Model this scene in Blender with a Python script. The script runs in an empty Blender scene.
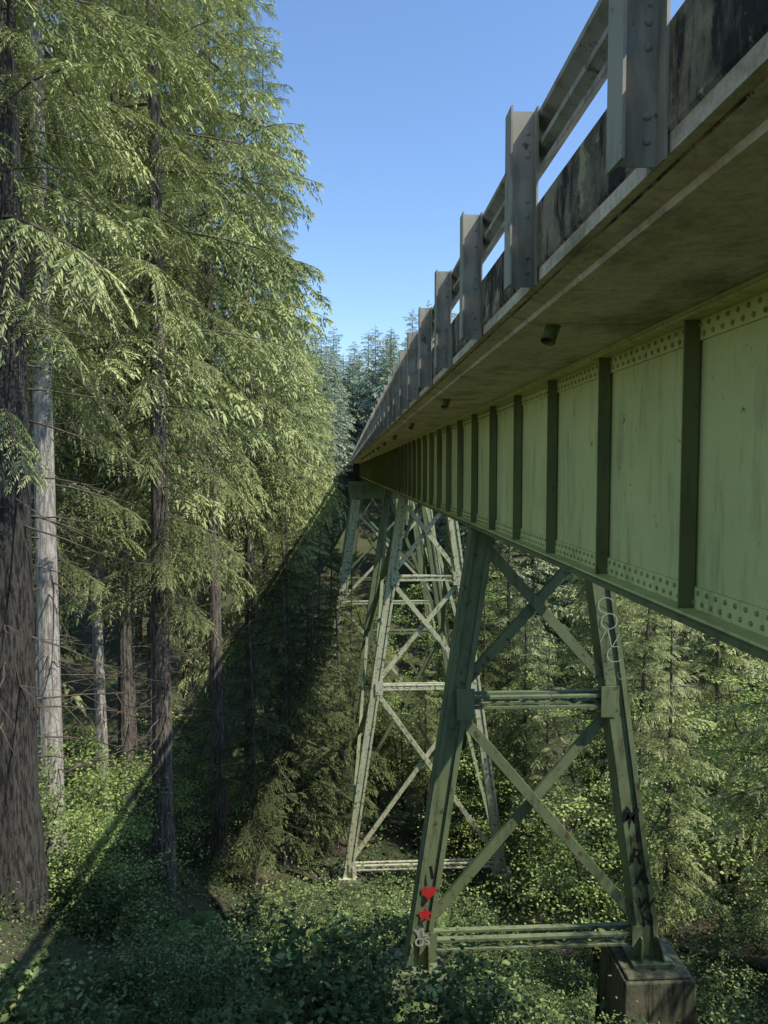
import bpy, math, numpy as np
from mathutils import Vector, Matrix
rng = np.random.default_rng(7)
scene = bpy.context.scene
COL = scene.collection

# ------------------------------------------------------------------ helpers
class QB:
    def __init__(s): s.V=[];s.F=[];s.M=[];s.A=[];s.n=0
    def add(s,V,F,mat=0,var=0.5):
        V=np.asarray(V,float).reshape(-1,3);F=np.asarray(F,int).reshape(-1,4)
        s.V.append(V);s.F.append(F+s.n)
        s.M.append(np.full(len(F),mat) if np.isscalar(mat) else np.asarray(mat))
        s.A.append(np.full(len(V),var) if np.isscalar(var) else np.asarray(var))
        s.n+=len(V)
    def arrays(s):
        return np.concatenate(s.V),np.concatenate(s.F),np.concatenate(s.M),np.concatenate(s.A)
    def mesh(s,name,mats,smooth=False):
        V,F,M,A=s.arrays()
        me=bpy.data.meshes.new(name)
        me.vertices.add(len(V));me.vertices.foreach_set('co',V.ravel().astype(np.float32))
        me.loops.add(len(F)*4);me.loops.foreach_set('vertex_index',F.ravel().astype(np.int32))
        me.polygons.add(len(F))
        me.polygons.foreach_set('loop_start',(np.arange(len(F))*4).astype(np.int32))
        try: me.polygons.foreach_set('loop_total',np.full(len(F),4,np.int32))
        except Exception: pass
        me.polygons.foreach_set('material_index',M.astype(np.int32))
        me.polygons.foreach_set('use_smooth',np.full(len(F),smooth))
        a=me.attributes.new('var','FLOAT','POINT');a.data.foreach_set('value',A.astype(np.float32))
        for m in mats: me.materials.append(m)
        me.update(calc_edges=True)
        me.validate()
        return me
    def obj(s,name,mats,parent=None,smooth=False):
        o=bpy.data.objects.new(name,s.mesh(name,mats,smooth));COL.objects.link(o)
        if parent: o.parent=parent
        return o
BF=[[0,3,2,1],[4,5,6,7],[0,1,5,4],[1,2,6,5],[2,3,7,6],[3,0,4,7]]
def box(b,x0,x1,y0,y1,z0,z1,mat=0,var=.5):
    b.add([[x0,y0,z0],[x1,y0,z0],[x1,y1,z0],[x0,y1,z0],[x0,y0,z1],[x1,y0,z1],[x1,y1,z1],[x0,y1,z1]],BF,mat,var)
def beam(b,p0,p1,w,d,ref=(0,1,0),mat=0,var=.5,off=(0,0)):
    p0=np.array(p0,float);p1=np.array(p1,float);t=p1-p0;t/=np.linalg.norm(t)
    r=np.array(ref,float);r-=t*r.dot(t);r/=np.linalg.norm(r);s=np.cross(t,r)
    p0=p0+s*off[0]+r*off[1];p1=p1+s*off[0]+r*off[1]
    c=[(-1,-1),(1,-1),(1,1),(-1,1)]
    V=[p0+s*w/2*a+r*d/2*e for a,e in c]+[p1+s*w/2*a+r*d/2*e for a,e in c]
    b.add(V,BF,mat,var)
def tube(b,P,R,sides=8,mat=0,var=.5):
    P=np.asarray(P,float);n=len(P);R=np.asarray(R,float)
    T=np.gradient(P,axis=0);T/=np.linalg.norm(T,axis=1)[:,None]+1e-9
    up=np.array([0,0,1.]) if abs(T[0,2])<.9 else np.array([1.,0,0])
    S=np.cross(T,up);S/=np.linalg.norm(S,axis=1)[:,None]+1e-9;U=np.cross(S,T)
    a=np.arange(sides)*2*np.pi/sides
    V=P[:,None]+R[:,None,None]*(S[:,None]*np.cos(a)[None,:,None]+U[:,None]*np.sin(a)[None,:,None])
    F=[]
    for i in range(n-1):
        for j in range(sides):
            k=(j+1)%sides;F.append([i*sides+j,i*sides+k,(i+1)*sides+k,(i+1)*sides+j])
    b.add(V.reshape(-1,3),F,mat,var)
def kites(P,D,S,l,w):
    n=len(P);l=np.broadcast_to(l,n)[:,None];w=np.broadcast_to(w,n)[:,None]
    V=np.stack([P,P+D*l*.45+S*w/2,P+D*l,P+D*l*.45-S*w/2],1).reshape(-1,3)
    return V,np.arange(4*n).reshape(n,4)
def nrm(a): return a/(np.linalg.norm(a,axis=-1,keepdims=True)+1e-9)
def profile(b,pts,y0,y1,mat=0,closed=True,n=1,mats=None):
    pts=np.array(pts,float);k=len(pts);ys=np.linspace(y0,y1,n+1)
    V=np.array([[p[0],y,p[1]] for y in ys for p in pts]);F=[];M=[]
    for i in range(n):
        for j in range(k if closed else k-1):
            F.append([i*k+j,i*k+(j+1)%k,(i+1)*k+(j+1)%k,(i+1)*k+j]);M.append(mats[j] if mats else mat)
    b.add(V,F,np.array(M))

# ------------------------------------------------------------------ materials
def newmat(name):
    m=bpy.data.materials.new(name);m.use_nodes=True;nt=m.node_tree;nt.nodes.clear()
    out=nt.nodes.new('ShaderNodeOutputMaterial');p=nt.nodes.new('ShaderNodeBsdfPrincipled')
    nt.links.new(p.outputs[0],out.inputs[0]);return m,nt,p,out
def N(nt,t,**k):
    n=nt.nodes.new(t)
    for a,v in k.items(): setattr(n,a,v)
    return n
def coords(nt,scale=(1,1,1)):
    tc=N(nt,'ShaderNodeTexCoord');mp=N(nt,'ShaderNodeMapping');mp.inputs['Scale'].default_value=scale
    nt.links.new(tc.outputs['Object'],mp.inputs[0]);return mp.outputs[0]
def noise(nt,co,sc,det=5,rough=.6):
    n=N(nt,'ShaderNodeTexNoise');n.inputs['Scale'].default_value=sc;n.inputs['Detail'].default_value=det
    n.inputs['Roughness'].default_value=rough;nt.links.new(co,n.inputs['Vector']);return n.outputs['Fac']
def ramp(nt,f,stops):
    r=N(nt,'ShaderNodeValToRGB');e=r.color_ramp.elements
    while len(e)<len(stops): e.new(.5)
    for i,(p,c) in enumerate(stops):
        e[i].position=p;e[i].color=(c,c,c,1) if np.isscalar(c) else (*c,1)
    nt.links.new(f,r.inputs[0]);return r.outputs[0]
def mixc(nt,f,a,b,bt='MIX'):
    m=N(nt,'ShaderNodeMix',data_type='RGBA',blend_type=bt)
    for s,v in ((m.inputs[0],f),(m.inputs[6],a),(m.inputs[7],b)):
        if hasattr(v,'links'): nt.links.new(v,s)
        elif np.isscalar(v): s.default_value=v
        else: s.default_value=(*v,1)
    return m.outputs[2]
def bump(nt,p,h,st=.4,dist=.02):
    b=N(nt,'ShaderNodeBump');b.inputs['Strength'].default_value=st;b.inputs['Distance'].default_value=dist
    nt.links.new(h,b.inputs['Height']);nt.links.new(b.outputs[0],p.inputs['Normal'])

def paint_mat(name,c1,c2,grime,rust=(.10,.045,.02),rust_amt=.62,rough=.55,g0=.5,g1=.72):
    m,nt,p,o=newmat(name)
    a=noise(nt,coords(nt),.9,5);b=noise(nt,coords(nt,(5,5,.8)),1.4,5,.7);c=noise(nt,coords(nt),7,5,.7)
    col=mixc(nt,ramp(nt,a,[(.35,0.),(.65,1.)]),c1,c2)
    col=mixc(nt,ramp(nt,b,[(g0,0.),(g1,.75)]),col,grime)
    col=mixc(nt,ramp(nt,c,[(rust_amt,0.),(rust_amt+.06,.85)]),col,rust)
    nt.links.new(col,p.inputs['Base Color']);p.inputs['Roughness'].default_value=rough
    p.inputs['Specular IOR Level'].default_value=.3
    bump(nt,p,c,.25,.006);return m
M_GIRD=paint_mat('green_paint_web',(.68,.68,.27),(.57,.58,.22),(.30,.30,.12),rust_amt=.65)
M_STIF=paint_mat('shaded_stiffener_green',(.18,.19,.08),(.13,.145,.06),(.06,.065,.035),rust_amt=.62)  # web green darkened: shade on the camera-facing stiffeners is put into the colour
M_STEEL=paint_mat('green_paint_steel',(.21,.25,.125),(.145,.185,.09),(.06,.068,.04),rust_amt=.585)
M_FAR=paint_mat('sunlit_green_steel',(.50,.54,.32),(.58,.58,.40),(.26,.22,.13),rust_amt=.55)  # bridge steel made paler, sunlight on these bents put into the colour
M_POST=paint_mat('weathered_galvanized',(.45,.42,.34),(.34,.315,.25),(.14,.125,.09),rust_amt=.61,rough=.5,g0=.45,g1=.65)
M_RIV=paint_mat('green_paint_rivets',(.34,.35,.14),(.26,.27,.11),(.16,.16,.07))

m,nt,p,o=newmat('stained_concrete_edge')
a=noise(nt,coords(nt),1.6,6,.7);s=noise(nt,coords(nt,(2.6,2.6,.9)),1.7,6,.75);f=noise(nt,coords(nt),16,6,.75);l=noise(nt,coords(nt),3.3,6,.75)
col=mixc(nt,ramp(nt,f,[(.3,0.),(.7,1.)]),(.24,.185,.11),(.42,.34,.21))
col=mixc(nt,ramp(nt,a,[(.44,0.),(.62,.8)]),col,(.06,.052,.033))
col=mixc(nt,ramp(nt,s,[(.47,0.),(.56,.95)]),col,(.018,.016,.012))
col=mixc(nt,ramp(nt,l,[(.61,0.),(.65,.75)]),col,(.46,.43,.20))
nt.links.new(col,p.inputs['Base Color']);p.inputs['Roughness'].default_value=.95;bump(nt,p,f,.7,.02);M_FASC=m
def concrete(name,c1,c2,dark,streak_lo,streak_hi,sv=(5,5,.5)):
    m,nt,p,o=newmat(name)
    a=noise(nt,coords(nt),1.3,6,.65);s=noise(nt,coords(nt,sv),1.5,6,.7);f=noise(nt,coords(nt),18,6,.75)
    col=mixc(nt,ramp(nt,a,[(.3,0.),(.7,1.)]),c1,c2)
    col=mixc(nt,ramp(nt,s,[(streak_lo,0.),(streak_hi,1.)]),col,dark)
    col=mixc(nt,ramp(nt,f,[(.3,.6),(.55,1.)]),(0,0,0),col,'MIX')
    nt.links.new(col,p.inputs['Base Color']);p.inputs['Roughness'].default_value=.9
    bump(nt,p,f,.5,.012);return m
M_SOFF=concrete('deck_concrete',(.84,.70,.50),(.68,.56,.38),(.38,.30,.19),.47,.66,(1.2,.9,2))
M_PED=concrete('mossy_concrete',(.19,.165,.11),(.08,.10,.04),(.03,.035,.02),.5,.62)
m,nt,p,o=newmat('asphalt');n1=noise(nt,coords(nt),40,4)
nt.links.new(ramp(nt,n1,[(.3,.035),(.7,.07)]),p.inputs['Base Color']);p.inputs['Roughness'].default_value=.9;M_ASPH=m

def bark(name,c1,c2,c3,sc=1.):
    m,nt,p,o=newmat(name)
    a=noise(nt,coords(nt,(9*sc,9*sc,1.6*sc)),1.2,6,.7);b=noise(nt,coords(nt),.5,3)
    col=mixc(nt,ramp(nt,a,[(.42,0.),(.57,1.)]),c1,c2);col=mixc(nt,ramp(nt,b,[(.5,0.),(.7,.6)]),col,c3)
    nt.links.new(col,p.inputs['Base Color']);p.inputs['Roughness'].default_value=.95
    bump(nt,p,a,1.,.06);return m
M_BARKD=bark('dark_conifer_bark',(.014,.012,.010),(.095,.085,.07),(.045,.05,.03),2.)
M_BARK=bark('conifer_bark',(.045,.036,.028),(.22,.185,.15),(.12,.12,.07),1.4)
M_BARKP=bark('pale_bark',(.26,.23,.20),(.58,.53,.46),(.3,.29,.2),1.4)
def simple(name,c):
    m=bpy.data.materials.new(name);m.use_nodes=True;nt=m.node_tree;nt.nodes.clear()
    o=nt.nodes.new('ShaderNodeOutputMaterial');d=nt.nodes.new('ShaderNodeBsdfDiffuse');n=noise(nt,coords(nt),3,2)
    nt.links.new(ramp(nt,n,[(.3,tuple(x*.6 for x in c)),(.7,c)]),d.inputs[0]);nt.links.new(d.outputs[0],o.inputs[0]);return m
M_TWIG=simple('twig_bark',(.15,.125,.095));M_LOG=simple('log_bark',(.15,.115,.08))

def leaf(name,dark,mid,light,tr=0.):
    m=bpy.data.materials.new(name);m.use_nodes=True;nt=m.node_tree;nt.nodes.clear()
    o=nt.nodes.new('ShaderNodeOutputMaterial');d=nt.nodes.new('ShaderNodeBsdfDiffuse')
    at=N(nt,'ShaderNodeAttribute',attribute_name='var');oi=N(nt,'ShaderNodeObjectInfo')
    ad=N(nt,'ShaderNodeMath',operation='MULTIPLY_ADD');ad.inputs[1].default_value=.25
    nt.links.new(oi.outputs['Random'],ad.inputs[0]);nt.links.new(at.outputs['Fac'],ad.inputs[2])
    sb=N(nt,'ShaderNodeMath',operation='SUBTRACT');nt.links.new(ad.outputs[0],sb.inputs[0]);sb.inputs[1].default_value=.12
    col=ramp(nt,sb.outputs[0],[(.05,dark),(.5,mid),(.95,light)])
    nt.links.new(col,d.inputs[0])
    if tr<=0: nt.links.new(d.outputs[0],o.inputs[0]);return m
    t=N(nt,'ShaderNodeBsdfTranslucent');mx=N(nt,'ShaderNodeMixShader');mx.inputs[0].default_value=tr
    c2=mixc(nt,1.,col,(1.4,1.5,.8),'MULTIPLY');nt.links.new(c2,t.inputs[0])
    nt.links.new(d.outputs[0],mx.inputs[1]);nt.links.new(t.outputs[0],mx.inputs[2]);nt.links.new(mx.outputs[0],o.inputs[0])
    return m
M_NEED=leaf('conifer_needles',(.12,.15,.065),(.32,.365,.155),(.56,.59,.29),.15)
M_NEEDK=leaf('shade_dark_needles',(.03,.045,.02),(.085,.11,.045),(.17,.20,.08))  # darkness of the bridge's shadow triangle put into the needle colour
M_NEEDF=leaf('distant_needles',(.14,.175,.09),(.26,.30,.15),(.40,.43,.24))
M_HAZE=leaf('hazed_needles',(.20,.27,.20),(.33,.40,.27),(.46,.51,.34))  # distance haze put into the colour as paler, bluer needles
M_MAPLE=leaf('maple_leaves',(.11,.16,.05),(.27,.36,.11),(.48,.56,.20),.2)
M_UNDER=leaf('undergrowth_leaves',(.035,.06,.025),(.11,.16,.055),(.32,.39,.15))
M_FERN=leaf('fern_fronds',(.06,.095,.03),(.14,.20,.07),(.28,.35,.12))

m,nt,p,o=newmat('forest_floor')
a=noise(nt,coords(nt),.35,4);b=noise(nt,coords(nt),6,5,.75)
col=mixc(nt,ramp(nt,b,[(.35,0.),(.65,1.)]),(.035,.028,.016),(.17,.135,.08))
col=mixc(nt,ramp(nt,a,[(.36,0.),(.55,.8)]),col,(.06,.085,.025))
nt.links.new(col,p.inputs['Base Color']);p.inputs['Roughness'].default_value=1;bump(nt,p,b,1.,.08);M_SOIL=m
def flat(name,c):
    m,nt,p,o=newmat(name);a=noise(nt,coords(nt),9,6,.7)
    nt.links.new(mixc(nt,ramp(nt,a,[(.4,0.),(.7,.5)]),c,tuple(x*.4 for x in c)),p.inputs['Base Color']);p.inputs['Roughness'].default_value=.6;return m
M_RED=flat('red_spray_paint',(.6,.03,.03));M_BLK=flat('black_spray_paint',(.010,.010,.010));M_WHT=flat('white_spray_paint',(.48,.49,.42))

# ------------------------------------------------------------------ terrain
PY=[-1500,-40,-14,-3,0,6.4,12.2,20,28.6,42,58,75,100,120,160,300,1500]
PZ=[6,1.8,1.0,-1.2,-1.9,-5.9,-9.25,-13.0,-16.7,-20,-20.5,-16,-5,.8,6,30,70]
def gz(x,y):
    x=np.asarray(x,float);y=np.asarray(y,float)
    z=np.interp(y,PY,PZ)
    fade=np.clip((60-y)/50,0,1)*np.clip((y+5)/10,0,1)
    z=z-.62*np.clip(x-2.3,0,2.8)*fade+.45*np.clip(x-7,0,4)*fade+.62*np.clip(-x-3,0,5)*fade
    z=z+.18*np.sin(x*.9+y*.35)+.15*np.sin(y*.8-x*.5+1)+.4*np.sin(x*.13+.5)*np.sin(y*.11)
    return z
u=np.linspace(-1,1,261);gx=np.sign(u)*(np.abs(u)*45+np.abs(u)**6*1300)
gy=30+np.sign(u)*(np.abs(u)*75+np.abs(u)**6*1250)
X,Y=np.meshgrid(gx,gy);Z=gz(X,Y);n=len(u)
idx=np.arange(n*n).reshape(n,n)
F=np.stack([idx[:-1,:-1],idx[:-1,1:],idx[1:,1:],idx[1:,:-1]],-1).reshape(-1,4)
b=QB();b.add(np.stack([X,Y,Z],-1).reshape(-1,3),F);b.obj('ground',[M_SOIL],smooth=True)

# ------------------------------------------------------------------ bridge
bridge=bpy.data.objects.new('steel_trestle_bridge',None);COL.objects.link(bridge)
Y0,Y1=-14,116
b=QB()
prof=[(1.04,1.43),(1.04,1.10),(1.10,1.01),(1.20,.995),(1.21,.97),(5.05,.97),(5.06,.995),(5.16,1.01),(5.22,1.10),(5.22,1.43),(4.92,1.43),(4.90,1.2),(1.36,1.2),(1.34,1.43)]
ms=[0,0,1,1,1,1,1,0,0,0,0,1,0,0]
yy=Y0
while yy<Y1:
    ye=min(yy+6.3,Y1);profile(b,prof,yy+.006,ye-.006,mats=ms);yy=ye
box(b,1.05,5.21,Y0,Y1,1.02,1.19,1)
deck=b.obj('deck_slab',[M_FASC,M_SOFF],bridge)
b=QB();box(b,1.365,4.895,Y0,Y1,1.204,1.24);b.obj('road_surface',[M_ASPH],bridge)
b=QB()
for k in range(14):
    y=-5.4+5.2*k
    th=np.array([[1.42,y,1.0],[1.42,y,.86]]);tube(b,th+[[0,0,0],[-.06,-.05,0]],[.05,.05],12);tube(b,th+[[0,0,0],[-.06,-.05,0.001]],[.04,.04],12)
b.obj('deck_drains',[M_STIF],bridge,True)
SP=1.54;YS0=4.52-SP*8
riv=[]
def girder(b,xw,sgn):
    def bx(x0,x1,*a,**k): box(b,min(x0,x1),max(x0,x1),*a,**k)
    bx(xw-.008,xw+.008,Y0,Y1,-.88,.95)
    bx(xw-.16,xw+.16,Y0,Y1,.945,.967); bx(xw-.19,xw+.19,Y0,Y1,-.925,-.888,mat=1)
    for q in(-1,1):
        bx(xw+q*.009,xw+q*.026,Y0,Y1,.80,.943);bx(xw+q*.009,xw+q*.026,Y0,Y1,-.886,-.73)
        bx(xw+q*.027,xw+q*.15,Y0,Y1,.926,.944);bx(xw+q*.027,xw+q*.15,Y0,Y1,-.886,-.868)
    y=YS0
    while y<Y1:
        for q in(-1,1):
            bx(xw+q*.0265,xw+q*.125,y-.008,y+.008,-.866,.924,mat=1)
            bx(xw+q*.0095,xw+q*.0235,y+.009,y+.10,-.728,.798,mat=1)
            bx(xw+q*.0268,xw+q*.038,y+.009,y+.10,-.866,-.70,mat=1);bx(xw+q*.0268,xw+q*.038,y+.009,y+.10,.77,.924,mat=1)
        if 0<y<24:
            for z in np.arange(-.66,.78,.115): riv.append((xw-.0235,y+.055,z))
        y+=SP
b=QB();girder(b,2.22,-1);b.obj('near_girder',[M_GIRD,M_STIF],bridge)
b=QB();girder(b,4.06,1);b.obj('far_girder',[M_GIRD,M_STIF],bridge)
b=QB();y=YS0
while y<Y1:
    if y>-13:
        beam(b,(2.25,y+.2,.6),(4.03,y+.2,.6),.1,.02);beam(b,(2.25,y+.2,-.6),(4.03,y+.2,-.6),.1,.02);beam(b,(2.25,y+.225,.6),(4.03,y+.225,-.6),.08,.015)
    y+=SP*3
b.obj('cross_frames',[M_STEEL],bridge)
for y in np.arange(1.6,26,.11):
    riv.append((2.194,y,.835));riv.append((2.194,y+.055,.895));riv.append((2.194,y,-.765));riv.append((2.194,y+.055,-.83))
riv=np.array(riv)
def rivets(pts,r,ax=(-1,0,0)):
    a=np.arange(8)*np.pi/4;c=[]
    for rr,h in((r,0),(r*.85,r*.5),(r*.35,r*.8)): c.append(np.stack([np.full(8,-h),rr*np.cos(a),rr*np.sin(a)],1))
    T=np.concatenate(c);F=[]
    for i in range(2):
        for j in range(8): k=(j+1)%8;F.append([i*8+j,i*8+k,i*8+8+k,i*8+8+j])
    F+= [[16,17,18,19],[16,19,20,23],[20,21,22,23]]
    if ax[1]!=0: T=np.stack([T[:,1],T[:,0],T[:,2]],1)
    V=(pts[:,None]+T[None]).reshape(-1,3);FF=(np.array(F)[None]+(np.arange(len(pts))*24)[:,None,None]).reshape(-1,4)
    b=QB();b.add(V,FF);return b
rivets(riv,.017).obj('girder_rivets',[M_RIV],bridge,False)

def leg_x(z,side,top,bat,xl,xr):
    return xl-bat*(top-z) if side==0 else xr+bat*(top-z)
def make_bent(name,y,zb,levels,mat,w=.36,xl=2.28,xr=4.02,top=-.93,lace=True,pw=(.52,.52)):
    b=QB()
    def P(side,z): return np.array([leg_x(z,side,top,.146,xl,xr),y,z])
    for s in(0,1):
        p0,p1=P(s,zb),P(s,top+.0)
        beam(b,p0,p1,.02,w,off=(w/2,0));beam(b,p0,p1,.02,w,off=(-w/2,0))
        beam(b,p0,p1,w-.03,.016,off=(0,-w/2+.03));beam(b,p0,p1,w-.03,.016,off=(0,w/2-.03))
        for q in(-1,1):
            beam(b,p0,p1,.075,.014,off=(q*(w/2+.02)-q*.06,-w/2-.008))
        x,_,_=p0;box(b,x-.36,x+.36,y-.34,y+.34,zb-.04,zb+.02)
        for q in(-.2,.2): beam(b,(x+q,y-.2,zb+.02),(x+q*.7+(.146*.4 if s==0 else -.146*.4),y-.2,zb+.45),.02,.18)
        x=p1[0];box(b,x-.24,x+.24,y-.24,y+.24,top-.05,top-.003)
    for i,z in enumerate(levels[1:]):
        z=z if z is not None else zb+.37
        a,c=P(0,z),P(1,z)
        for q in(-1,1):
            beam(b,a,c,.04,.10,off=(q*.085,-.12));beam(b,a,c,.04,.10,off=(q*.085,.12))
        if lace:
            L=np.linalg.norm(c-a);k=max(2,int(L/.24))
            for j in range(k):
                f0,f1=j/k,(j+1)/k;q=1 if j%2 else -1
                for yy in(-.14,.14):
                    beam(b,a+(c-a)*f0+[0,yy,.085*q],a+(c-a)*f1+[0,yy,-.085*q],.045,.012)
        for s in(0,1):
            sg=1 if s==0 else -1;pp=P(s,z);beam(b,pp+[sg*.14,-w/2-.024,-.26],pp+[sg*.14,-w/2-.024,.26],.3,.012)
    zs=[z if z is not None else zb+.37 for z in levels]
    for i in range(len(zs)-1):
        za,zc=zs[i]-.12,zs[i+1]+.14
        for (s0,s1,dy) in((0,1,-.13),(1,0,.0)):
            a=P(s0,za)+[0,dy,0];c=P(s1,zc)+[0,dy,0]
            beam(b,a,c,.16,.014);beam(b,a,c,.012,.07,off=(.08,.035));beam(b,a,c,.012,.07,off=(-.08,.035))
    o=b.obj(name,[mat],bridge)
    pb=QB()
    for s in(0,1):
        x=P(s,zb)[0];g=min(float(gz(x,y)),float(gz(x+.6,y-.6)))-1.2
        wt=pw[s];ww=wt+.14
        V=[[x-ww,y-ww,g],[x+ww,y-ww,g],[x+ww,y+ww,g],[x-ww,y+ww,g],[x-wt,y-wt,zb-.1],[x+wt,y-wt,zb-.1],[x+wt,y+wt,zb-.1],[x-wt,y+wt,zb-.1]]
        pb.add(V,BF);box(pb,x-wt+.05,x+wt-.05,y-wt+.05,y+wt-.05,zb-.103,zb-.045)
    po=pb.obj(name+'_pedestals',[M_PED],bridge)
    md=po.modifiers.new('bevel','BEVEL');md.width=.04;md.segments=2
    return P
P1=make_bent('bent_one',12.2,-8.42,[-1.05,-3.88,None],M_STEEL,xr=4.14,pw=(.5,.6))
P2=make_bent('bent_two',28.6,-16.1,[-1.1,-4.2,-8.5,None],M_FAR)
P3=make_bent('bent_three',38.5,-18.9,[-1.1,-8.5,None],M_STEEL)
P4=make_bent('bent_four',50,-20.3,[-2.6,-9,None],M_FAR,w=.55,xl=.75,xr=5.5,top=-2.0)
P5=make_bent('bent_five',61,-19.9,[-2.6,-9,None],M_STEEL,w=.55,xl=.75,xr=5.5,top=-2.0)
P6=make_bent('bent_six',84,-13.2,[-1.6,-6,None],M_STEEL,w=.5,xl=2.2,xr=4.1)
b=QB()
def longi(Pa,Pb,zs):
    for s in(0,1):
        for i in range(len(zs)-1):
            a=Pa(s,zs[i]);c=Pb(s,zs[i+1]);beam(b,a,c,.18,.10);a=Pa(s,zs[i+1]);c=Pb(s,zs[i]);beam(b,a,c,.14,.10,off=(0,.12))
            beam(b,Pa(s,zs[i+1]),Pb(s,zs[i+1]),.2,.16)
longi(P2,P3,[-1.2,-8.5,-15.5]);longi(P4,P5,[-2.5,-9,-18])
for y in(50,61):
    box(b,.3,5.95,y-.3,y+.3,-1.93,-.93)
for x in(.9,5.4):
    for z in(-1.9,-4.8): beam(b,(x,61,z),(x,84,z),.3,.3)
    ys=np.linspace(61,84,8)
    for i in range(8):
        beam(b,(x,ys[i],-1.9),(x,ys[i],-4.8),.2,.2,ref=(1,0,0))
        if i<7:
            q=(-1.9,-4.8) if i%2 else (-4.8,-1.9);beam(b,(x,ys[i],q[0]),(x,ys[i+1],q[1]),.16,.2,ref=(1,0,0))
b.obj('tower_bracing_and_truss',[M_STEEL],bridge)
b=QB();box(b,1.3,5.0,-15.2,-13.6,-3,.94);box(b,1.3,5.0,112,116.5,-8,.94)
b.obj('abutments',[M_PED],bridge)

def text(s,side,z,size,mat,dx=0,tilt=0,Pf=P1,y=12.2,off=.006):
    c=bpy.data.curves.new('graffiti','FONT');c.body=s;c.size=size;c.align_x='CENTER';c.align_y='CENTER';c.offset=off;c.space_line=.8
    o=bpy.data.objects.new('graffiti_'+s.split()[0].lower(),c);COL.objects.link(o);o.parent=bridge
    c.materials.append(mat);x=Pf(side,z)[0]+dx
    o.location=(x,y-.2145,z);o.rotation_euler=(math.radians(90),math.radians(tilt),0)
for i,ch in enumerate('MIRA'): text(ch,1,-5.85-.36*i,.36,M_BLK,(-.04,.03,-.03,.03)[i],(12,-6,10,2)[i],off=.010)
for i,ch in enumerate('WN'): text(ch,1,-7.4-.3*i,.28,M_BLK,.02,(6,-9)[i],off=.006)
for i,ch in enumerate('CONC'): text(ch,1,-2.25-.28*i,.42,M_WHT,(-.03,.02,-.02,.02)[i],(24,-12,28,-8)[i],off=-.012)
text('oe',1,-3.45,.34,M_WHT,0,-24,off=-.012)
text('I',0,-6.75,.3,M_BLK,0,-8,off=.012)
b=QB()
def fan(pts,x,z,y):
    k=len(pts)
    for i in range(0,k,2):
        p=[(0,0),pts[i],pts[(i+1)%k],pts[(i+2)%k]]
        b.add([[x+q[0],y,z+q[1]] for q in p],[[0,1,2,3]])
t=np.linspace(0,2*np.pi,25)[:-1];hx=16*np.sin(t)**3;hz=13*np.cos(t)-5*np.cos(2*t)-2*np.cos(3*t)-np.cos(4*t)
fan(list(zip(hx*.0078,hz*.0088)),P1(0,-7.08)[0],-7.08,12.2-.215)
st=[((.15 if i%2==0 else .065)*math.sin(i*math.pi/5),(.15 if i%2==0 else .065)*math.cos(i*math.pi/5)) for i in range(10)]
fan(st[1:]+st[:1],P1(0,-7.46)[0],-7.46,12.2-.215)
b.obj('graffiti_heart_and_star',[M_RED],bridge)
text('YL\nOS',0,-7.86,.2,M_WHT,0,-8)

# ------------------------------------------------------------------ guardrail
rail=bpy.data.objects.new('guardrail',None);COL.objects.link(rail)
b=QB();rb=[]
wp=[(0,0),(.0,.03),(.075,.075),(.075,.115),(.01,.15),(.01,.18),(.075,.215),(.075,.255),(0,.30),(0,.33)]
for (X0,s) in((1.04,1),(5.22,-1)):
    k=-10
    while 2.515+1.615*k<Y1-2:
        y=2.53+1.615*k
        def bx(xa,xc,*a): box(b,min(X0+s*xa,X0+s*xc),max(X0+s*xa,X0+s*xc),*a)
        zj=1.935+.012*math.sin(k*3.1)
        bx(-.152,-.141,y-.14,y,1.0,zj);bx(-.012,-.001,y-.14,y,1.0,zj);bx(-.1405,-.0125,y-.075,y-.066,1.0,zj)
        if s==1 and y>0:
            for z in(1.08,1.16,1.38,1.46,1.7,1.82): rb.append((X0-.045,y-.075,z))
        k+=1
    o1=[(X0+s*(.002+q[0]),1.59+q[1]) for q in wp];o2=[(X0+s*(.006+q[0]),1.59+q[1]) for q in wp[::-1]]
    profile(b,o1+o2,Y0,Y1-2)
b.obj('rail_and_posts',[M_POST],rail)
rivets(np.array(rb),.014,(0,-1,0)).obj('bolts',[M_POST],rail,False)

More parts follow.
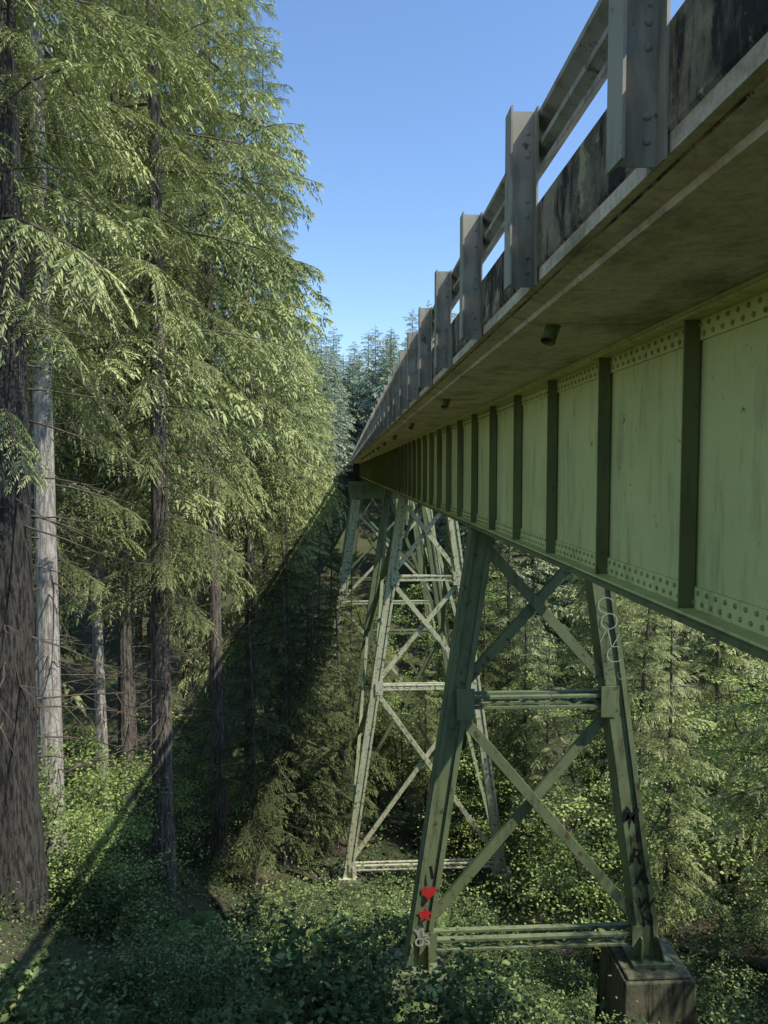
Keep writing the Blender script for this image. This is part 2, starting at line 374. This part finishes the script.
# ------------------------------------------------------------------ conifers
def branch_tpl(r,ns,sub,ll,lw):
    b=QB()
    up=r.uniform(-.02,.12);dr=r.uniform(.15,.38);sw=r.uniform(-.06,.06)
    pf=lambda t:np.array([t,sw*math.sin(t*3),up*t-dr*t*t])
    ts=np.linspace(0,1,6);tube(b,[pf(t) for t in ts],.010*(1.05-ts)+.001,3,1)
    for i in range(ns):
        for sd in(-1,1):
            t=.10+.88*(i+r.uniform(-.4,.4))/ns
            if r.random()<.12: continue
            L=(.07+.40*(1-t)**.85*min(1,t*3+.25))*r.uniform(.65,1.25)
            a=math.radians(r.uniform(42,68));d=nrm(np.array([math.cos(a),sd*math.sin(a),-r.uniform(.05,.6)]))
            hang=r.uniform(.2,.8);s=np.linspace(.06,1,sub)
            base=pf(t);P=base+d*L*s[:,None]+np.array([0,0,-1.])*(hang*L*s**2)[:,None]
            dd=nrm(np.gradient(P,axis=0));perp=nrm(np.cross(dd,[0,0,1.]))
            V=np.array([P[0],P[0]+[0,0,.004],P[-1],P[-1]-[0,0,.004]]);b.add(V,[[0,1,2,3]],1)
            for ss in(-1,1):
                jt=r.uniform(-.25,.25,(sub,3));D=nrm(dd*.65+ss*perp*.75+jt+np.array([0,0,-.18]))
                S=nrm(np.cross(D,np.array([0,0,1.])+r.uniform(-.6,.6,(sub,3))))
                V,F=kites(P,D,S,ll*(1.15-.5*s)*r.uniform(.6,1.3,sub),lw*r.uniform(.7,1.2,sub))
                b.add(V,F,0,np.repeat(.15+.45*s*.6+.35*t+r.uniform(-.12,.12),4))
            V,F=kites(P[-1:],dd[-1:],perp[-1:],ll*1.2,lw);b.add(V,F,0,.7)
    return b.arrays()
def conifer(name,seed,H,cb,Rm,nb,tpls,r0,needle,sparse_low=True,dead=40,shape=.75,barkm=None):
    r=np.random.default_rng(seed);b=QB()
    hs=np.linspace(0,1,16);bend=r.uniform(-.25,.25,2)
    cx=lambda h:np.stack([bend[0]*np.sin(h*3)*1.,bend[1]*np.sin(h*4),h*H],-1)
    rad=r0*(1-hs)**.8+.02;rad[0]*=1.35;rad[1]*=1.03
    tube(b,cx(hs),rad,12,1)
    ga=2.399963;az0=r.uniform(0,6.28)
    for k in range(nb):
        f=(k+r.uniform(0,1))/nb;f=f**.92
        h=cb+(1-cb)*f
        if sparse_low and f<.3 and r.random()<.45*(1-f/.3): continue
        R=Rm*((1-f)**shape*(.55+.45*min(1,f/.18)) )+.25
        L=R*r.uniform(.5,1.25);az=az0+ga*k+r.uniform(-.4,.4)
        if f<.25: L*=r.uniform(.6,1.1)
        pit=math.radians(-14+38*f+r.uniform(-9,9));ro=r.uniform(-.35,.35)
        V,F,M,A=tpls[r.integers(len(tpls))]
        wid=r.uniform(.75,1.1)*(1.15 if L<1.5 else .85)
        V=V*[L,L*wid,L]
        c,s=math.cos(ro),math.sin(ro);Rx=np.array([[1,0,0],[0,c,-s],[0,s,c]])
        c,s=math.cos(pit),math.sin(pit);Ry=np.array([[c,0,-s],[0,1,0],[s,0,c]])
        c,s=math.cos(az),math.sin(az);Rz=np.array([[c,-s,0],[s,c,0],[0,0,1]])
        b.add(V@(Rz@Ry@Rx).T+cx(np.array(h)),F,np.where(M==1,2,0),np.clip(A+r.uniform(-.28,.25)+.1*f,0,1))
    for k in range(dead):
        h=r.uniform(.08,cb+.15);az=r.uniform(0,6.28);L=r.uniform(.5,2.8)
        t=np.linspace(0,1,5)[:,None];d=np.array([math.cos(az),math.sin(az),r.uniform(-.3,.15)])
        P=cx(np.array(h))+d*L*t+np.array([0,0,-1.])*r.uniform(.0,.5)*t**2*L*.5+r.normal(0,.04,(5,3))*t
        tube(b,P,np.linspace(.022,.005,5),4,2)
        for q in range(3):
            i=r.integers(1,5);e=P[i]+(d+r.normal(0,.6,3))*L*.25;tube(b,[P[i],(P[i]+e)/2+[0,0,-.03],e],[.009,.006,.003],3,2)
    return b.mesh(name,[needle,barkm or M_BARK,M_TWIG])
rt=np.random.default_rng(3)
hi=[branch_tpl(rt,22,15,.046,.0095) for _ in range(6)]
md_=[branch_tpl(rt,14,8,.08,.021) for _ in range(4)]
lo=[branch_tpl(rt,8,4,.17,.06) for _ in range(3)]
C_hi=[conifer('conifer_hi_a',11,36,.24,4.7,135,hi,.50,M_NEED,dead=80,barkm=M_BARKD,shape=.6),
      conifer('conifer_hi_b',12,36,.22,4.6,150,hi,.30,M_NEED,dead=80,shape=.55)]
C_hp=conifer('conifer_pale',13,36,.33,3.9,100,md_,.27,M_NEED,dead=40,barkm=M_BARKP)
C_md=[conifer('conifer_md_%d'%i,20+i,36,(.22,.28,.18)[i],(4.7,4.5,4.9)[i],160,md_,.28,M_NEED,dead=60,shape=.5) for i in range(3)]
C_yg=[conifer('conifer_young_%d'%i,30+i,14,.07,2.6,90,md_,.13,M_NEED,False,dead=6) for i in range(2)]
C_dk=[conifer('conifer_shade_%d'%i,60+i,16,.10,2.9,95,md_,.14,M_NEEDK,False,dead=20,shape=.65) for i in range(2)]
C_lo=[conifer('conifer_lo_%d'%i,40+i,30,.1,4.6,100,lo,.26,M_NEEDF,False,dead=0,shape=.65) for i in range(3)]
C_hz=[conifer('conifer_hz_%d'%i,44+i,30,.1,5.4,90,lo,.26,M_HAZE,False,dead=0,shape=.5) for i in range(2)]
def place(name,me,x,y,sc=1.,rot=0.,sz=None,parent=None,sink=.25):
    o=bpy.data.objects.new(name,me);COL.objects.link(o);o.location=(x,y,float(gz(x,y))-sink)
    o.rotation_euler=(0,0,rot);o.scale=(sc,sc,sz or sc)
    if parent:o.parent=parent
    return o
R=np.random.default_rng(99)
for x,y,v,s,sz in [(-6.25,13.7,0,1.0,1.05),(-8.2,19.5,1,1.0,1.0),(-5.5,22,1,1.0,1.1),(-11.5,15.5,1,.9,.95)]:
    place('conifer_tree',C_hi[v],x,y,s,R.uniform(0,6.28),sz)
place('conifer_tree',C_hp,-6.75,17,.95,1.0,1.02);place('conifer_tree',C_hp,-9.8,30,.9,2.0,1.0)
mids=[(-7.9,26.5,0,.95,1.15),(-5.2,30,1,1.,1.3),(-4.9,37,2,1.,1.32),(-8.6,33,0,1,1.3),(-4.7,45,1,.95,1.25),(-4.8,53,2,.9,1.12),(-4.5,62,0,.95,1.0),
 (-4.5,71,1,.9,.88),(-4.3,81,2,.85,.74),(-4.2,91,0,.8,.6),(-3.8,101,1,.7,.48),(-12,22,2,1,1.1),(-13,29,0,1,1.2),(-11,38,1,1.1,1.3),
 (-10,47,2,1.1,1.3),(-17,36,1,1.1,1.25),(-11,58,0,1,1.15),
 (15,40,1,.8,.62),(19,33,0,.8,.6),(12,33,2,.7,.5),
 (-6,-7,0,1,.8),(-3.5,-13,1,1,.8),(-10,-1,2,1,.9),(9,-13,2,.9,.6),(11,-6,1,.9,.5)]
for x,y,v,s,sz in mids: place('conifer_tree',C_md[v],x,y,s,R.uniform(0,6.28),sz)
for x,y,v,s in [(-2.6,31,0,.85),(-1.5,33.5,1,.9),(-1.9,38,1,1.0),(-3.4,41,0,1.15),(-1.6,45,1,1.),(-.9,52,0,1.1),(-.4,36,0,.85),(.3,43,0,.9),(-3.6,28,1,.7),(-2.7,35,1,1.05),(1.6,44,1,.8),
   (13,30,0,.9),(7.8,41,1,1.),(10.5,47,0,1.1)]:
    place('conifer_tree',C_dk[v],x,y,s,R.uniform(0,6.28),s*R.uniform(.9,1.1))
yg=[(8.5,34,0,.9),(11,26,1,.9),(13.5,21,0,.85),
 (9.5,42,1,1.1),(15,29,0,1.1),(7.5,50,0,1.1),(2.6,49,0,.7),(4.5,40,1,.75),(7.8,28,1,.75),(9.3,20.5,0,.7),(17,25,1,1.)]
for x,y,v,s in yg: place('conifer_tree',C_yg[v],x,y,s,R.uniform(0,6.28),s*R.uniform(.9,1.1))
df=bpy.data.objects.new('distant_forest',None);COL.objects.link(df)
def farm(n,xr,yr,s0,s1,k=1.,T=None):
    T=T or C_lo
    for _ in range(n):
        x=R.uniform(*xr);y=R.uniform(*yr)
        s=R.uniform(s0,s1);place('forest_tree',T[R.integers(len(T))],x,y,s,R.uniform(0,6.28),s*R.uniform(.85,1.15)*k,df)
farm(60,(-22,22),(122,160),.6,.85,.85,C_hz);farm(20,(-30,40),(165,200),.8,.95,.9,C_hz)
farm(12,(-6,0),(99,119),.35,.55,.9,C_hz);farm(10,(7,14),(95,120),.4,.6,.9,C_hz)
farm(24,(-42,-19),(20,110),1.,1.3,1.2);farm(12,(-6,-1.5),(60,108),.3,.45,.8)
farm(50,(11,52),(56,115),.8,1.1,.95);farm(12,(8,16),(56,112),.5,.8,.8);farm(12,(26,46),(22,55),.8,1.,.8)

# ------------------------------------------------------------------ maples / shrubs
def leafclump(b,c,rad,n,size,r,var,flatn=.5,mat=0):
    P=c+r.normal(0,1,(n,3))*rad
    D=nrm(r.normal(0,1,(n,3))*[1,1,.45]);Nn=nrm(np.array([0,0,1.])+r.normal(0,flatn,(n,3)));S=nrm(np.cross(D,Nn))
    V,F=kites(P,D,S,size*r.uniform(.6,1.3,n),size*.75*r.uniform(.7,1.1,n))
    b.add(V,F,mat,np.repeat(np.clip(var+r.uniform(-.18,.18,n),0,1),4))
def maple(name,seed,H,Rr,nl,size,lpc=45,stems=None,rad=(.28,.28,.07),lm=None):
    r=np.random.default_rng(seed);b=QB()
    for st in range(stems or (3 if H<8 else 2)):
        az=r.uniform(0,6.28);lean=r.uniform(.1,.3)*H
        t=np.linspace(0,1,8)[:,None];P=np.array([math.cos(az)*lean,math.sin(az)*lean,0])*t**1.3+np.array([0,0,H*.9])*t+r.normal(0,.007*H,(8,3))*t
        tube(b,P,np.linspace(.012*H,.0015*H,8),7,1)
        for k in range(nl):
            f=r.uniform(.25,1);i=min(6,int(f*7));base=P[i]+(P[i+1]-P[i])*(f*7-i)
            a=r.uniform(0,6.28);L=Rr*r.uniform(.45,1.1)*(1.15-.65*f);e=base+[math.cos(a)*L,math.sin(a)*L,r.uniform(.0,.35)*L]
            m_=(base+e)/2+[0,0,.1*L];tube(b,[base,m_,e],[.0024*H,.0016*H,.0006*H],4,1)
            for q in(.4,.65,.85,1.05):
                if r.random()<.2: continue
                c=base+(e-base)*q+r.normal(0,.04*Rr,3);leafclump(b,c,list(rad),int(lpc*r.uniform(.4,1.)),size,r,r.uniform(.1,.85))
    return b.mesh(name,[lm or M_MAPLE,M_TWIG])
MP=[maple('maple_a',50,9,2.8,22,.12),maple('maple_b',51,7,2.6,19,.11),maple('maple_c',52,4.,1.8,12,.09,35)]
SH=[maple('shrub_%d'%i,70+i,1.2,.7,9,(.05,.075,.06)[i],12,6,(.07,.07,.04),M_UNDER) for i in range(3)]
mp=[(6.8,19,1,.9),(12,22,1,1.1),(7.2,25,2,1.3),(10.5,30,0,1.),(15,25,0,1.),(5.8,33,1,1.1),(8.,38,0,1.1),(13,37,0,1.3),(3.5,44,1,1.2),
 (21,36,0,1.5),(11,14,2,1.1),(3.2,55,0,1.5),(10,52,0,1.6),
 (-4.9,14.5,2,.7),(-6.6,15.6,2,.9),(-5.6,18,2,1.),(-9,17,1,.8),(-7,21,2,1.),(-9.5,24,1,.8),(-6.5,27,1,.7),(-12,26,0,1.),(-5,32,2,1.1),(-8,36,1,1.)]
for x,y,v,s in mp: place('maple_tree',MP[v],x,y,s,R.uniform(0,6.28),s)
for _ in range(95):
    x=R.uniform(-8,10);y=R.uniform(6.5,20);s=R.uniform(.6,1.3)
    if 8<y<12.8 and .2<x<6.2: s*=.45
    place('shrub',SH[R.integers(3)],x,y,s,R.uniform(0,6.28),s*R.uniform(.7,1.1),sink=.03)
for x,y,v,s in[(10.5,9.5,0,.85),(9.6,13.2,1,.66),(12.5,5.5,1,.9),(10.8,17.0,0,.75)]: place('conifer_tree',C_yg[v],x,y,s,R.uniform(0,6.28),s)

b=QB();r=np.random.default_rng(5)
def scatter(n,xr,yr,ln,size,hr,gap=.5):
    for _ in range(n):
        x=r.uniform(*xr);y=r.uniform(*yr)
        if math.sin(x*.9+2)*math.sin(y*.7)<-.35 and r.random()<gap: continue
        if 10.4<y<13 and (abs(x-5.2)<1.2 or abs(x-1.1)<.8): continue
        if 8.5<y<12.2 and .3<x<5.6: hs=.35
        else: hs=1
        g=float(gz(x,y));h=r.uniform(*hr)*hs;w=r.uniform(.15,.45)
        var=np.clip(.42+.25*math.sin(x*1.3)*math.cos(y*.9)+r.normal(0,.2),0,1)
        leafclump(b,np.array([x,y,g+h*.5]),[w,w,h*.33],int(ln*r.uniform(.5,1.2)),size*r.choice([.6,1,1.5],p=[.5,.35,.15]),r,var,.6)
scatter(1900,(-9,11),(3.5,16),55,.06,(.12,.7),.2)
scatter(1600,(-14,15),(14,32),34,.10,(.2,1.1),.3)
scatter(500,(-20,24),(30,60),26,.2,(.4,1.6))
b.obj('undergrowth',[M_UNDER])
b=QB()
for _ in range(110):
    x=r.uniform(-8,10);y=r.uniform(6,30);a=r.uniform(0,6.28);L=r.uniform(.6,2.6);rr=r.uniform(.008,.02)
    if r.random()<.05 and y>14: rr=r.uniform(.09,.18);L=r.uniform(2.5,5)
    t=np.linspace(-.5,.5,5);px=x+np.cos(a)*L*t;py=y+np.sin(a)*L*t;pz=gz(px,py)+.05+rr*.6+r.uniform(0,.3)*np.abs(t)
    tube(b,np.stack([px,py,pz],1),rr*np.linspace(1.2,.5,5),6)
b.obj('fallen_branches',[M_LOG],smooth=True)
def fern(seed):
    r=np.random.default_rng(seed);b=QB()
    for k in range(20):
        az=r.uniform(0,6.28);L=r.uniform(.6,1.);t=np.linspace(0,1,22)
        P=np.stack([np.cos(az)*L*t*.85,np.sin(az)*L*t*.85,L*(.95*t-.95*t**2*r.uniform(.8,1.1))+.05],1)
        T=nrm(np.gradient(P,axis=0));S=nrm(np.cross(T,[0,0,1.]))
        for q in(-1,1):
            l=.15*np.sin(np.pi*np.clip(t*.93+.06,0,1))**.7;D=nrm(S*q+T*.35+[0,0,-.15]);V,F=kites(P,D,T,l,.036);b.add(V,F,0,np.repeat(.3+.4*t+r.uniform(-.1,.1),4))
    return b.mesh('fern',[M_FERN])
FM=[fern(1),fern(2)]
for _ in range(60):
    x=r.uniform(-8,9);y=r.uniform(7,19);s=r.uniform(.5,1.)
    if 8.5<y<12.2 and .3<x<5.8: s*=.5
    place('sword_fern',FM[r.integers(2)],x,y,s,r.uniform(0,6.28),sink=-.05)

# ------------------------------------------------------------------ light, sky, camera
sd=Vector((.535,-.30,.83)).normalized()
L=bpy.data.lights.new('sun','SUN');L.energy=5;L.angle=math.radians(.53);L.color=(1,.95,.86)
lo_=bpy.data.objects.new('sun',L);COL.objects.link(lo_);lo_.rotation_euler=sd.to_track_quat('Z','Y').to_euler()
w=bpy.data.worlds.new('World');scene.world=w;w.use_nodes=True;nt=w.node_tree
sky=nt.nodes.new('ShaderNodeTexSky');sky.sky_type='NISHITA';sky.sun_disc=False
sky.sun_elevation=math.asin(sd.z);sky.sun_rotation=math.atan2(sd.x,sd.y);sky.air_density=1.2;sky.dust_density=.3;sky.ozone_density=2.
bg=nt.nodes['Background'];bg.inputs[1].default_value=.15
tint=mixc(nt,1.,sky.outputs[0],(1.12,1.28,1.5),'MULTIPLY');nt.links.new(tint,bg.inputs[0])
cam=bpy.data.cameras.new('camera');co=bpy.data.objects.new('camera',cam);COL.objects.link(co)
cam.sensor_fit='VERTICAL';cam.sensor_height=36;cam.lens=36*740/1024;cam.clip_end=4000;cam.clip_start=.05
co.location=(0,0,0);co.rotation_euler=(math.radians(90-3.24),0,math.radians(-3.02));scene.camera=co
scene.view_settings.view_transform='Standard';scene.view_settings.look='None';scene.view_settings.exposure=0
print('faces',sum(len(m.polygons) for m in bpy.data.meshes))
